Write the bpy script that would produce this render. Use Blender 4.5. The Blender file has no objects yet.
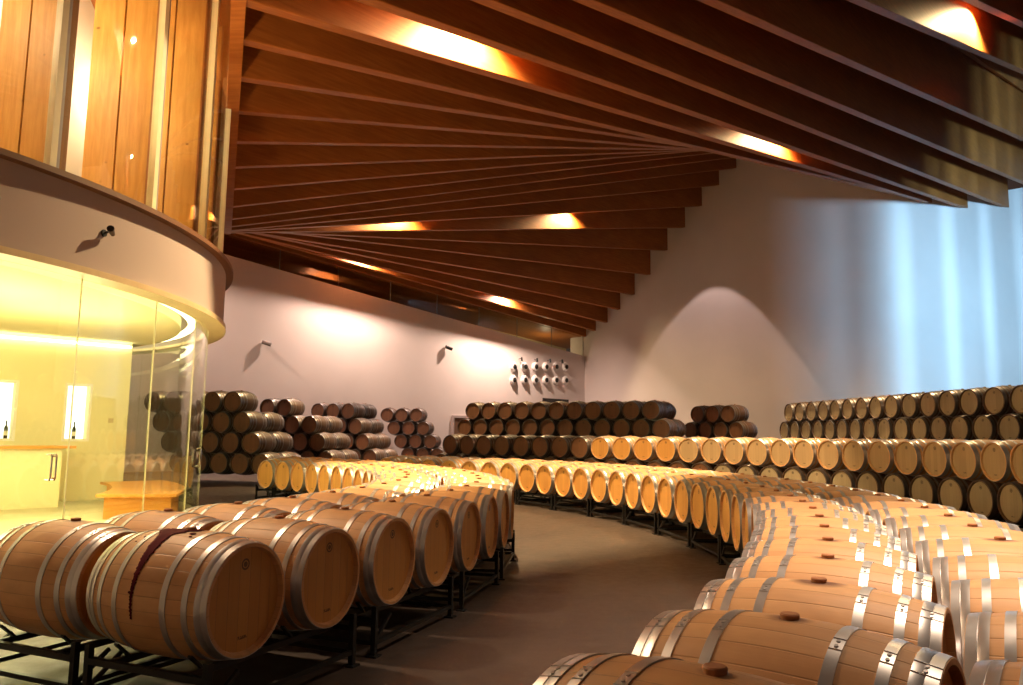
import bpy, bmesh, math, random
from mathutils import Vector, Matrix
random.seed(7)
PI = math.pi
sc = bpy.context.scene
col = sc.collection
R = math.radians

# ------------------------------------------------------------------ helpers
def link(o): col.objects.link(o); return o
def tag(o, label=None, cat=None, group=None, kind=None):
    if label: o['label'] = label
    if cat: o['category'] = cat
    if group: o['group'] = group
    if kind: o['kind'] = kind
    return o
def empty(name, loc, rz=0.0):
    o = bpy.data.objects.new(name, None); link(o)
    o.location = loc; o.rotation_euler = (0, 0, rz); o.empty_display_size = .1
    return o
def obj(name, bm, mats, parent=None, smooth=False):
    me = bpy.data.meshes.new(name); bm.normal_update(); bm.to_mesh(me); bm.free()
    for m in (mats if isinstance(mats, (list, tuple)) else [mats]): me.materials.append(m)
    if smooth:
        for p in me.polygons: p.use_smooth = True
        me.set_sharp_from_angle(angle=R(35))
    o = bpy.data.objects.new(name, me); link(o)
    if parent: o.parent = parent
    return o
def box(bm, x0, x1, y0, y1, z0, z1, M=None, mi=0):
    vs = [bm.verts.new((x, y, z)) for z in (z0, z1) for (x, y) in ((x0, y0), (x1, y0), (x1, y1), (x0, y1))]
    if M is not None:
        for v in vs: v.co = M @ v.co
    for f in ((0, 3, 2, 1), (4, 5, 6, 7), (0, 1, 5, 4), (1, 2, 6, 5), (2, 3, 7, 6), (3, 0, 4, 7)):
        bm.faces.new([vs[i] for i in f]).material_index = mi
    return vs
def frame_from(d):
    d = Vector(d).normalized()
    a = Vector((0, 0, 1)) if abs(d.z) < .95 else Vector((1, 0, 0))
    s = d.cross(a).normalized(); t = s.cross(d).normalized()
    return d, s, t
def bar(bm, p, q, w, h=None, mi=0):
    h = h or w; p = Vector(p); q = Vector(q); d, s, t = frame_from(q - p)
    vs = [bm.verts.new(c + s * a * w / 2 + t * b * h / 2) for c in (p, q) for (a, b) in ((-1, -1), (1, -1), (1, 1), (-1, 1))]
    for f in ((0, 1, 2, 3), (7, 6, 5, 4), (0, 4, 5, 1), (1, 5, 6, 2), (2, 6, 7, 3), (3, 7, 4, 0)):
        bm.faces.new([vs[i] for i in f]).material_index = mi
def tube(bm, pts, r, n=10, mi=0, cap=True):
    rings = []
    for i, p in enumerate(pts):
        p = Vector(p)
        d = (Vector(pts[min(i + 1, len(pts) - 1)]) - Vector(pts[max(i - 1, 0)]))
        d, s, t = frame_from(d); rr = r[i] if isinstance(r, (list, tuple)) else r
        rings.append([bm.verts.new(p + (s * math.cos(2 * PI * k / n) + t * math.sin(2 * PI * k / n)) * rr) for k in range(n)])
    for a, b in zip(rings, rings[1:]):
        for k in range(n):
            bm.faces.new([a[k], a[(k + 1) % n], b[(k + 1) % n], b[k]]).material_index = mi
    if cap:
        bm.faces.new(rings[0][::-1]).material_index = mi; bm.faces.new(rings[-1]).material_index = mi
def lathe_x(bm, prof, n=48, mi=0, mis=None):
    """revolve (x, r) profile about the X axis"""
    rings = []
    for (x, r) in prof:
        if r < 1e-6: rings.append([bm.verts.new((x, 0, 0))])
        else: rings.append([bm.verts.new((x, r * math.sin(2 * PI * k / n), r * math.cos(2 * PI * k / n))) for k in range(n)])
    for j, (a, b) in enumerate(zip(rings, rings[1:])):
        for k in range(n):
            k2 = (k + 1) % n
            if len(a) == 1: f = [a[0], b[k2], b[k]]
            elif len(b) == 1: f = [a[k], a[k2], b[0]]
            else: f = [a[k], a[k2], b[k2], b[k]]
            bm.faces.new(f).material_index = mis[j] if mis else mi
    return rings
def arc_wall(bm, cx, cy, r0, r1, z0, z1, a0, a1, seg, mi=0):
    """closed curved slab between two radii"""
    rings = []
    for k in range(seg + 1):
        a = R(a0 + (a1 - a0) * k / seg); c, s = math.cos(a), math.sin(a)
        rings.append([bm.verts.new((cx + r * c, cy + r * s, z)) for r, z in ((r0, z0), (r1, z0), (r1, z1), (r0, z1))])
    for a, b in zip(rings, rings[1:]):
        for k in range(4):
            bm.faces.new([a[k], b[k], b[(k + 1) % 4], a[(k + 1) % 4]]).material_index = mi
    bm.faces.new(rings[0]).material_index = mi; bm.faces.new(rings[-1][::-1]).material_index = mi

# ------------------------------------------------------------------ materials
class NT:
    def __init__(s, name):
        s.m = bpy.data.materials.new(name); s.m.use_nodes = True; s.t = s.m.node_tree; s.t.nodes.clear()
        s.out = s.t.nodes.new('ShaderNodeOutputMaterial')
    def n(s, ty, **kw):
        nd = s.t.nodes.new(ty)
        for k, v in kw.items(): setattr(nd, k, v)
        return nd
    def set(s, sock, v):
        if isinstance(v, bpy.types.NodeSocket): s.t.links.new(v, sock)
        elif isinstance(v, (tuple, list)) and len(v) == 3 and sock.type == 'RGBA': sock.default_value = (*v, 1)
        else: sock.default_value = v
    def math(s, op, a, b=0.0, c=None, clamp=False):
        nd = s.n('ShaderNodeMath', operation=op); nd.use_clamp = clamp
        s.set(nd.inputs[0], a); s.set(nd.inputs[1], b)
        if c is not None: s.set(nd.inputs[2], c)
        return nd.outputs[0]
    def mix(s, f, a, b, blend='MIX'):
        nd = s.n('ShaderNodeMix', data_type='RGBA', blend_type=blend)
        s.set(nd.inputs[0], f); s.set(nd.inputs[6], a); s.set(nd.inputs[7], b)
        return nd.outputs[2]
    def coord(s, scale=(1, 1, 1), loc=(0, 0, 0)):
        tc = s.n('ShaderNodeTexCoord'); mp = s.n('ShaderNodeMapping')
        s.t.links.new(tc.outputs['Object'], mp.inputs[0]); mp.inputs['Scale'].default_value = scale
        s.set(mp.inputs['Location'], loc)
        return mp.outputs[0]
    def noise(s, vec, scale, detail=3, rough=.5):
        nd = s.n('ShaderNodeTexNoise'); s.t.links.new(vec, nd.inputs['Vector'])
        nd.inputs['Scale'].default_value = scale; nd.inputs['Detail'].default_value = detail; nd.inputs['Roughness'].default_value = rough
        return nd.outputs['Fac']
    def ramp(s, v, lo, hi, a=0.0, b=1.0):
        nd = s.n('ShaderNodeMapRange'); s.set(nd.inputs[0], v); nd.inputs[1].default_value = lo; nd.inputs[2].default_value = hi
        nd.inputs[3].default_value = a; nd.inputs[4].default_value = b
        return nd.outputs[0]
    def done(s, base, rough=.6, metal=0.0, bump=None, bs=.3, spec=.5, emit=None, es=0.0):
        b = s.n('ShaderNodeBsdfPrincipled')
        s.set(b.inputs['Base Color'], base); s.set(b.inputs['Roughness'], rough); s.set(b.inputs['Metallic'], metal)
        b.inputs['Specular IOR Level'].default_value = spec
        if bump is not None:
            bn = s.n('ShaderNodeBump'); bn.inputs['Strength'].default_value = bs; bn.inputs['Distance'].default_value = .01
            s.set(bn.inputs['Height'], bump); s.t.links.new(bn.outputs[0], b.inputs['Normal'])
        if emit: s.set(b.inputs['Emission Color'], emit); b.inputs['Emission Strength'].default_value = es
        s.t.links.new(b.outputs[0], s.out.inputs[0]); return s.m

def m_plain(name, c, rough=.6, metal=0.0, var=.12, scale=6, spec=.5):
    t = NT(name); f = t.noise(t.coord(), scale)
    return t.done(t.mix(f, tuple(x * (1 - var) for x in c), tuple(min(1, x * (1 + var)) for x in c)), rough, metal, spec=spec)
def m_staves(name, c1, c2, dark, stain=(.10, .02, .012)):
    t = NT(name); tc = t.n('ShaderNodeTexCoord'); sp = t.n('ShaderNodeSeparateXYZ'); t.t.links.new(tc.outputs['Object'], sp.inputs[0])
    oi = t.n('ShaderNodeObjectInfo').outputs['Random']
    ang = t.math('ARCTAN2', sp.outputs[1], sp.outputs[2])
    s = t.math('ADD', t.math('MULTIPLY', ang, 28 / (2 * PI)), .5)
    fr = t.math('FRACT', s); fl = t.math('FLOOR', s)
    wn = t.n('ShaderNodeTexWhiteNoise', noise_dimensions='2D'); cb = t.n('ShaderNodeCombineXYZ')
    t.t.links.new(fl, cb.inputs[0]); t.t.links.new(oi, cb.inputs[1]); t.t.links.new(cb.outputs[0], wn.inputs['Vector'])
    loc = t.n('ShaderNodeCombineXYZ'); t.t.links.new(t.math('MULTIPLY', oi, 40), loc.inputs[0])
    g = t.noise(t.coord((2.2, 26, 26), loc.outputs[0]), 1.0, 4, .6)
    blot = t.noise(t.coord((2, 3, 3), loc.outputs[0]), 1.6, 3, .6)
    base = t.mix(t.math('ADD', t.math('MULTIPLY', g, .6), t.math('MULTIPLY', wn.outputs['Value'], .4)), c1, c2)
    base = t.mix(t.ramp(blot, .45, .75, 0, .45), base, dark)
    base = t.mix(t.ramp(oi, 0, 1, 0, .3), base, tuple(x * .78 for x in c1))
    gap = t.math('MINIMUM', fr, t.math('SUBTRACT', 1, fr))
    base = t.mix(t.ramp(gap, .0, .03, .42, 0), base, tuple(x * .25 for x in dark))
    # wine-darkened patch round the bung
    dx = t.math('POWER', t.math('MULTIPLY', sp.outputs[0], 9), 2); dy = t.math('POWER', t.math('MULTIPLY', sp.outputs[1], 13), 2)
    d = t.math('ADD', t.math('SQRT', t.math('ADD', dx, dy)), t.math('MULTIPLY', t.math('ADD', blot, oi), .5))
    st = t.math('MULTIPLY', t.ramp(d, 1.25, .8), t.math('GREATER_THAN', sp.outputs[2], 0))
    base = t.mix(t.math('MULTIPLY', st, .8, clamp=True), base, stain)
    return t.done(base, .55, 0, t.math('ADD', t.ramp(gap, 0, .05), t.math('MULTIPLY', g, .3)), .35)
def m_head(name, c1, c2, dark):
    t = NT(name); tc = t.n('ShaderNodeTexCoord'); sp = t.n('ShaderNodeSeparateXYZ'); t.t.links.new(tc.outputs['Object'], sp.inputs[0])
    oi = t.n('ShaderNodeObjectInfo').outputs['Random']
    s = t.math('ADD', t.math('MULTIPLY', sp.outputs[1], 12.5), .5); fr = t.math('FRACT', s); fl = t.math('FLOOR', s)
    wn = t.n('ShaderNodeTexWhiteNoise', noise_dimensions='2D'); cb = t.n('ShaderNodeCombineXYZ')
    t.t.links.new(fl, cb.inputs[0]); t.t.links.new(oi, cb.inputs[1]); t.t.links.new(cb.outputs[0], wn.inputs['Vector'])
    loc = t.n('ShaderNodeCombineXYZ'); t.t.links.new(t.math('MULTIPLY', oi, 40), loc.inputs[2])
    g = t.noise(t.coord((30, 30, 2.5), loc.outputs[0]), 1.0, 4, .6)
    base = t.mix(t.math('ADD', t.math('MULTIPLY', g, .55), t.math('MULTIPLY', wn.outputs['Value'], .45)), c1, c2)
    gap = t.math('MINIMUM', fr, t.math('SUBTRACT', 1, fr))
    base = t.mix(t.ramp(gap, 0, .03, .55, 0), base, dark)
    # branded stamp: small ring crest near the top, a short line of marks near the bottom
    y2 = t.math('POWER', sp.outputs[1], 2); z2 = t.math('POWER', t.math('SUBTRACT', sp.outputs[2], .185), 2)
    d = t.math('SQRT', t.math('ADD', y2, z2))
    ring = t.math('LESS_THAN', t.math('ABSOLUTE', t.math('SUBTRACT', d, .026)), .005)
    core = t.math('LESS_THAN', d, .015)
    fine = t.math('GREATER_THAN', t.noise(t.coord((90, 90, 90)), 1.0, 1), .47)
    b1 = t.math('MULTIPLY', t.math('LESS_THAN', t.math('ABSOLUTE', sp.outputs[1]), .035), t.math('LESS_THAN', t.math('ABSOLUTE', t.math('ADD', sp.outputs[2], .2)), .009))
    mk = t.math('MAXIMUM', t.math('MAXIMUM', ring, core), t.math('MULTIPLY', b1, fine))
    base = t.mix(t.math('MULTIPLY', mk, .8), base, (.03, .015, .01))
    return t.done(base, .6, 0, t.math('ADD', t.ramp(gap, 0, .05), t.math('MULTIPLY', g, .3)), .3)
def m_wood(name, c1, c2, stretch=(1, 18, 18), rough=.5, spec=.3, knots=False):
    t = NT(name); v = t.coord(stretch); g = t.noise(v, 1.2, 5, .6); b = t.noise(t.coord((.6, 1.5, 1.5)), 1.0, 2)
    base = t.mix(t.ramp(g, .3, .7), c1, c2); base = t.mix(t.ramp(b, .4, .7, 0, .3), base, tuple(x * .7 for x in c1))
    if knots:
        vo = t.n('ShaderNodeTexVoronoi'); t.t.links.new(t.coord((1, 3.5, 1.6)), vo.inputs['Vector']); vo.inputs['Scale'].default_value = 2.2
        base = t.mix(t.ramp(vo.outputs['Distance'], .05, .09, .8, 0), base, tuple(x * .25 for x in c1))
    return t.done(base, rough, 0, g, .08, spec)
def m_hoop(name, c):
    t = NT(name); f = t.noise(t.coord((6, 6, 6)), 2.0, 4)
    return t.done(t.mix(f, tuple(x * .75 for x in c), c), t.ramp(f, .3, .7, .33, .38), .8)
def m_glass(name, tint, refl=1.0):
    t = NT(name); tr = t.n('ShaderNodeBsdfTransparent'); t.set(tr.inputs[0], tint)
    gl = t.n('ShaderNodeBsdfGlossy'); gl.inputs['Roughness'].default_value = .02; t.set(gl.inputs[0], (refl, refl, refl))
    fr = t.n('ShaderNodeFresnel'); ge = t.n('ShaderNodeNewGeometry'); t.t.links.new(t.ramp(ge.outputs['Backfacing'], 0, 1, 1.5, 1 / 1.5), fr.inputs[0])
    mx = t.n('ShaderNodeMixShader'); t.t.links.new(fr.outputs[0], mx.inputs[0]); t.t.links.new(tr.outputs[0], mx.inputs[1]); t.t.links.new(gl.outputs[0], mx.inputs[2])
    t.t.links.new(mx.outputs[0], t.out.inputs[0]); return t.m
def m_emit(name, c, s):
    t = NT(name); e = t.n('ShaderNodeEmission'); t.set(e.inputs[0], c); e.inputs[1].default_value = s
    t.t.links.new(e.outputs[0], t.out.inputs[0]); return t.m
def m_plaster(name, c):
    t = NT(name); f = t.noise(t.coord(), .35, 4); g = t.noise(t.coord(), 30, 3)
    return t.done(t.mix(t.ramp(f, .35, .65), tuple(x * .93 for x in c), c), .85, 0, g, .08, .2)
def m_floor():
    t = NT('polished_dark_concrete'); f = t.noise(t.coord(), .7, 5, .65); g = t.noise(t.coord(), 7, 4, .7)
    v = t.math('ADD', t.math('MULTIPLY', f, .65), t.math('MULTIPLY', g, .35))
    return t.done(t.mix(t.ramp(v, .35, .65), (.040, .028, .025), (.078, .055, .047)), t.ramp(g, .3, .7, .42, .6), 0, g, .05, .4)

M = {}
M['stave'] = m_staves('oak_staves_new', (.56, .28, .12), (.80, .46, .22), (.42, .20, .09))
M['head'] = m_head('oak_head_new', (.48, .21, .05), (.66, .33, .085), (.16, .07, .03))
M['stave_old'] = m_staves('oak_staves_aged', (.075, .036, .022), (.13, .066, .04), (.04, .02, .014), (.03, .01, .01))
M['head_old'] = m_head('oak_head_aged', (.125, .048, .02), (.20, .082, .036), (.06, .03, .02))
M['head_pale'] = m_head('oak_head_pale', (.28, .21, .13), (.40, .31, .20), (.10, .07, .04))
M['head_tan'] = m_head('oak_head_tan', (.36, .23, .12), (.50, .34, .19), (.14, .09, .05))
M['hoop'] = m_hoop('galvanised_hoop', (.66, .64, .66))
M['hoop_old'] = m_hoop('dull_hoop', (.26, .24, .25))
M['bung'] = m_plain('bung_wood', (.42, .17, .07), .7)
M['steel'] = m_plain('black_steel', (.012, .012, .014), .45, .3)
M['wine'] = m_plain('spilled_wine', (.10, .006, .014), .85, var=.3, scale=30, spec=.1)
M['plaster'] = m_plaster('white_plaster', (.78, .70, .68))
M['band'] = m_plaster('tower_plaster', (.46, .38, .37))
M['floor'] = m_floor()
M['beam'] = m_wood('laminated_beam', (.31, .092, .016), (.46, .16, .034), (1.0, 14, 14), .5, .3)
M['fin'] = m_wood('glulam_fin', (.62, .31, .07), (.84, .48, .13), (14, 14, 1.2), .45, .3, True)
M['finedge'] = m_wood('glulam_fin_edge', (.30, .11, .035), (.40, .16, .05), (14, 14, 1.2), .5)
M['mullion'] = m_plain('cream_mullion', (.80, .74, .50), .4)
M['grey'] = m_plain('grey_gasket', (.32, .28, .27), .5)
M['trim'] = m_plain('brown_trim', (.16, .07, .03), .5)
M['lip'] = m_plain('pale_lip', (.62, .48, .28), .5)
M['cream'] = m_plaster('cream_wall', (.84, .76, .46))
M['white'] = m_plaster('white_inner', (.9, .86, .8))
M['orange'] = m_wood('orange_veneer', (.62, .26, .05), (.78, .36, .08), (1, 6, 6), .35)
M['glass'] = m_glass('greenish_glass', (.95, .97, .86), .9)
M['clear'] = m_glass('clear_glass', (.94, .96, .92), .9)
M['black'] = m_plain('black_plastic', (.015, .015, .015), .4)
M['chrome'] = m_plain('chrome', (.55, .52, .48), .2, 1.0)
M['lens'] = m_emit('lamp_lens', (1, .82, .5), 40)
M['niche'] = m_emit('niche_backlight', (1, .97, .88), 3.0)
M['cove'] = m_emit('cove_light_tube', (1, .93, .62), 9.0)
M['bottle'] = m_plain('dark_bottle_glass', (.015, .02, .012), .1)
M['paper'] = m_plain('bottle_label_paper', (.75, .7, .55), .7)
M['nozzle'] = m_plain('white_nozzle', (.8, .76, .74), .4)

# ------------------------------------------------------------------ camera
EYE = 1.5; F = 780.0
th = math.atan((436 - 342.5) / F); ro = R(.75)
fw = Vector((0, math.cos(th), math.sin(th))); r0 = Vector((1, 0, 0)); u0 = r0.cross(fw)
Rt = (r0 * math.cos(ro) + u0 * math.sin(ro)).normalized(); Up = Rt.cross(fw)
cd = bpy.data.cameras.new('camera'); cd.sensor_width = 36; cd.lens = F / 1023 * 36; cd.clip_end = 300
cam = bpy.data.objects.new('camera', cd); link(cam)
mw = Matrix((Rt, Up, -fw)).transposed().to_4x4(); mw.translation = (0, 0, EYE); cam.matrix_world = mw
sc.camera = cam

# ------------------------------------------------------------------ barrel prototypes
HL = .44
def rad(x): return .345 - .048 * (x / HL) ** 2
def body_bm(n=56, k=18):
    bm = bmesh.new(); xs = [-HL + 2 * HL * i / k for i in range(k + 1)]
    prof = [(-HL + .045, .268), (-HL, .280)] + [(x, rad(x)) for x in xs] + [(HL, .280), (HL - .045, .268)]
    lathe_x(bm, prof, n); return bm
def head_bm(sgn, n=48):
    bm = bmesh.new(); x = sgn * (HL - .03)
    p = [(x - .02 * sgn, 0), (x - .02 * sgn, .273), (x, .273), (x, 0)]
    lathe_x(bm, p if sgn > 0 else p, n); bmesh.ops.recalc_face_normals(bm, faces=bm.faces); return bm
def hoop_bm(x0, x1, n=56, split=False):
    bm = bmesh.new(); t = .004
    if split:
        m = (x0 + x1) / 2
        prof = [(x0, rad(x0) - .001), (x0, rad(x0) + t), (m - .002, rad(m) + t), (m, rad(m) + t - .002), (m + .002, rad(m) + t), (x1, rad(x1) + t), (x1, rad(x1) - .001)]
    else:
        prof = [(x0, rad(x0) - .001), (x0, rad(x0) + t), (x1, rad(x1) + t), (x1, rad(x1) - .001)]
    lathe_x(bm, prof, n)
    # overlapping end of the strap with its two rivets
    xm = (x0 + x1) / 2; r = rad(xm) + t
    a = .35
    for da in (-.035, .035):
        c = Vector((xm, r * math.sin(a + da), r * math.cos(a + da))); nrm = Vector((0, math.sin(a + da), math.cos(a + da)))
        tube(bm, [c - nrm * .002, c + nrm * .003], .006, 8)
    for e in (-1, 1):
        a2 = a + .08 * e; c = Vector((0, math.sin(a2), math.cos(a2)))
        bar(bm, Vector((x0, 0, 0)) + c * (rad(x0) + t + .0005), Vector((x1, 0, 0)) + c * (rad(x1) + t + .0005), .004, .003)
    bmesh.ops.recalc_face_normals(bm, faces=bm.faces); return bm
HOOPS = [(.368, .438, True), (.293, .326, False), (.158, .194, False)]
def bung_bm():
    bm = bmesh.new(); tube(bm, [(0, 0, .33), (0, 0, .357), (0, 0, .361)], [.027, .030, .026], 16)
    bmesh.ops.recalc_face_normals(bm, faces=bm.faces); return bm
protos = {}
def make_proto(kind):
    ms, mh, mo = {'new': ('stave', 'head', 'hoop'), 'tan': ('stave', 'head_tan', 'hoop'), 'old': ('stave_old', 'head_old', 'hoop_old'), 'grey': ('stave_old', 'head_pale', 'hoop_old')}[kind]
    parts = []
    b = obj('wine_barrel', body_bm(), M[ms], smooth=True)
    for sg in (1, -1): parts.append(obj('barrel_head', head_bm(sg), M[mh], b, True))
    for (x0, x1, sp) in HOOPS:
        parts.append(obj('hoop', hoop_bm(x0, x1, split=sp), M[mo], b, True))
        parts.append(obj('hoop', hoop_bm(-x1, -x0, split=sp), M[mo], b, True))
    parts.append(obj('bung', bung_bm(), M['bung'], b, True))
    return b, parts
def make_small(kind):
    ms, mh, mo = {'new': ('stave', 'head', 'hoop'), 'tan': ('stave', 'head_tan', 'hoop'), 'old': ('stave_old', 'head_old', 'hoop_old'), 'grey': ('stave_old', 'head_pale', 'hoop_old')}[kind]
    bm = body_bm(32, 12)
    def absorb(b2, mi):
        me = bpy.data.meshes.new('tmp'); b2.to_mesh(me); b2.free()
        n0 = len(bm.faces); bm.from_mesh(me); bm.faces.ensure_lookup_table()
        for f in bm.faces[n0:]: f.material_index = mi
        bpy.data.meshes.remove(me)
    for (x0, x1, sp) in HOOPS: absorb(hoop_bm(x0, x1, 32), 1); absorb(hoop_bm(-x1, -x0, 32), 1)
    absorb(bung_bm(), 2)
    b = obj('wine_barrel', bm, [M[ms], M[mo], M['bung']], smooth=True)
    parts = [obj('barrel_head', head_bm(sg, 32), M[mh], b, True) for sg in (1, -1)]
    return b, parts
HIDDEN = {*range(107, 110), *range(136, 140), *range(166, 169), *range(184, 188), *range(203, 244), 245, 247, 249, 251, 253, 255, 257, 267, 269, 271, 273, 275, 277, 279, 281, 283, 285, 287, *range(290, 302), 303, 305, *range(307, 315), *range(316, 344), *range(351, 362), 363, 365, 367, 369, 372, 374, 376, 378, 382, 384, 386, 388, 392, 394, 396, 398, 402, 405, 407, 411, 413, 417, 419, 423, 425, *range(428, 430), 431, *range(434, 436), 437, *range(440, 442), 443}
HIDDEN_RACKS = {*range(5, 10), *range(14, 20), *range(23, 28), *range(36, 48), *range(53, 57), *range(58, 81)}
nb = [0, 0]; rest, rest_racks = [], []
def place(kind, small, x, y, z, ang, label, group):
    """copy of the kind's barrel (the first time the prototype itself); +X of the barrel looks along ang"""
    nb[0] += 1
    if nb[0] - 1 in HIDDEN: rest.append((kind, x, y, z, ang)); return None
    key = (kind, small)
    if key not in protos:
        protos[key] = (make_small if small else make_proto)(kind); b = protos[key][0]
    else:
        src, parts = protos[key]; b = src.copy(); link(b)
        for p in parts:
            c = p.copy(); link(c); c.parent = b
    b.location = (x, y, z); b.rotation_euler = (0, 0, ang)
    tag(b, label, 'barrel', group); b['n'] = nb[0] - 1; return b

ORD = 'first second third fourth fifth sixth seventh eighth ninth tenth eleventh twelfth thirteenth fourteenth fifteenth sixteenth seventeenth eighteenth nineteenth twentieth'.split()
def ordn(i):
    if i < 20: return ORD[i]
    t, o = divmod(i + 1, 10)
    if o == 0: return {3: 'thirtieth', 4: 'fortieth', 5: 'fiftieth'}[t]
    return {2: 'twenty', 3: 'thirty', 4: 'forty'}[t] + '-' + ORD[o - 1]

# ---- curved rows: smooth path (Catmull-Rom) resampled at equal spacing
def smooth_path(P, step=.02):
    out = []; Q = [2 * Vector(P[0]) - Vector(P[1])] + [Vector(p) for p in P] + [2 * Vector(P[-1]) - Vector(P[-2])]
    for i in range(1, len(Q) - 2):
        for k in range(40):
            t = k / 40; a, b, c, d = Q[i - 1], Q[i], Q[i + 1], Q[i + 2]
            out.append(.5 * ((2 * b) + (c - a) * t + (2 * a - 5 * b + 4 * c - d) * t * t + (3 * b - a - 3 * c + d) * t ** 3))
    out.append(Q[-2]); return out
def relax(S, it):
    S = [p.copy() for p in S]
    for _ in range(it):
        S = [S[0]] + [(S[i - 1] + S[i] * 2 + S[i + 1]) / 4 for i in range(1, len(S) - 1)] + [S[-1]]
    return S
def row(P, off, side, spacing, start=0.0, it=300, skew=None):
    """heads path P (2-D); the row of barrel centres runs at 'off' behind it. side=+1: heads look left of travel"""
    S = relax(smooth_path(P), it); res = []
    C = []
    for i, p in enumerate(S):
        t = (S[min(i + 6, len(S) - 1)] - S[max(i - 6, 0)]).normalized(); nrm = Vector((-t.y, t.x)) * side
        if skew: nrm.rotate(Matrix.Rotation(skew(p), 2))
        C.append((p - nrm * off, nrm))
    acc = -start; last = C[0][0]; nxt = 0.0
    for c, nrm in C:
        acc += (c - last).length; last = c
        if acc >= nxt - 1e-6: res.append((c.x, c.y, math.atan2(nrm.y, nrm.x))); nxt += spacing
    return res

# ------------------------------------------------------------------ racks
def rack_parts(w, d, top):
    """local: X along barrel axis (depth d), Y along the row (width w)"""
    s = .035; P = []
    for sx in (-1, 1):
        for sy in (-1, 1):
            bm = bmesh.new(); bar(bm, (sx * d / 2, sy * w / 2, 0), (sx * d / 2, sy * w / 2, top + .07), s)
            box(bm, sx * d / 2 - .04, sx * d / 2 + .04, sy * w / 2 - .04, sy * w / 2 + .04, 0, .012); P.append(('leg', bm))
    for sx in (-1, 1):
        bm = bmesh.new(); bar(bm, (sx * .27, -w / 2, top - .02), (sx * .27, w / 2, top - .02), s)
        for yc in (-.36, .36):
            for e in (-1, 1): bar(bm, (sx * .27, yc + e * .14, top - .01), (sx * .27, yc + e * .235, top + .075), .03, .012)
        P.append(('saddle_rail', bm))
    for sy in (-1, 1):
        bm = bmesh.new(); bar(bm, (-d / 2, sy * w / 2, top - .02), (d / 2, sy * w / 2, top - .02), s)
        bar(bm, (-d / 2, sy * w / 2, .09), (d / 2, sy * w / 2, .09), s * .8); P.append(('end_frame', bm))
    for sx in (-1, 1):
        bm = bmesh.new(); bar(bm, (sx * d / 2, -w / 2, .09), (sx * d / 2, w / 2, .09), s * .8)
        bar(bm, (sx * d / 2, -w / 2, .09), (sx * d / 2, -w / 2 + .22, top - .02), .02); P.append(('side_brace', bm))
    return P
rk = {}
def place_rack(x, y, ang, label, group, detailed=True, w=1.3, d=.86, top=.262):
    nb[1] += 1
    if nb[1] - 1 in HIDDEN_RACKS: rest_racks.append((x, y, ang)); return None
    key = (detailed, w)
    if key not in rk:
        if detailed:
            r = empty('barrel_rack', (0, 0, 0)); parts = [obj(nm, b, M['steel'], r) for nm, b in rack_parts(w, d, top)]
        else:
            bm = bmesh.new()
            for nm, b in rack_parts(w, d, top):
                me = bpy.data.meshes.new('tmp'); b.to_mesh(me); b.free(); bm.from_mesh(me); bpy.data.meshes.remove(me)
            r = obj('barrel_rack', bm, M['steel']); parts = []
        rk[key] = (r, parts)
    else:
        src, parts = rk[key]; r = src.copy(); link(r)
        for p in parts: c = p.copy(); link(c); c.parent = r
    r.location = (x, y, 0); r.rotation_euler = (0, 0, ang); tag(r, label, 'rack', group); r['n'] = nb[1] - 1; return r

Z = [.6, 1.2, 1.8, 2.4]
def lay_racks(R_, where, group, near=9.0):
    n = 0
    for i in range(0, len(R_), 2):
        a = R_[i]; b = R_[i + 1] if i + 1 < len(R_) else None
        if b:
            x, y = (a[0] + b[0]) / 2, (a[1] + b[1]) / 2; ang = math.atan2(math.sin(a[2]) + math.sin(b[2]), math.cos(a[2]) + math.cos(b[2]))
        else: x, y, ang = a
        place_rack(x, y, ang, 'low black steel barrel rack, %s %s' % (ordn(n), where), group, math.hypot(x, y) < near, 1.26 if b else .62); n += 1

# ------------------------------------------------------------------ left island
LP = [(-1.41, 4.37), (-1.13, 5.0), (-.84, 5.68), (-.58, 6.38), (-.36, 7.1), (-.19, 7.82), (-.06, 8.56), (.03, 9.29), (.05, 10), (.0, 10.9), (-.17, 12.0), (-.5, 13.2), (-.98, 14.4), (-1.62, 15.6), (-2.4, 16.8), (-3.3, 17.9), (-4.35, 18.85), (-5.1, 19.35)]
lo = row(LP, .44, -1, .735, it=60)
for i, (x, y, a) in enumerate(lo):
    lab = 'new oak barrel facing the aisle, %s from the wine-stained barrel in the left island' % ordn(i - 1) if i else \
        'new oak barrel with dark red wine spilled down its side, near end of left island'
    b = place('new', math.hypot(x, y) > 17, x, y, Z[0], a, lab, 'aisle-side barrels of the left island')
    if i == 0: stained = b
li = row(LP, 1.40, -1, .70, it=60)[:-1]
for i, (x, y, a) in enumerate(li):
    place('new', math.hypot(x, y) > 19, x, y, Z[0], a + PI, 'new oak barrel facing the glass room, %s from the near end of the left island' % ordn(i), 'tower-side barrels of the left island')
lay_racks(lo, 'from near end under left island aisle side', 'racks under the left island aisle row')
lay_racks(li, 'from near end under left island tower side', 'racks under the left island tower row')
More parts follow.
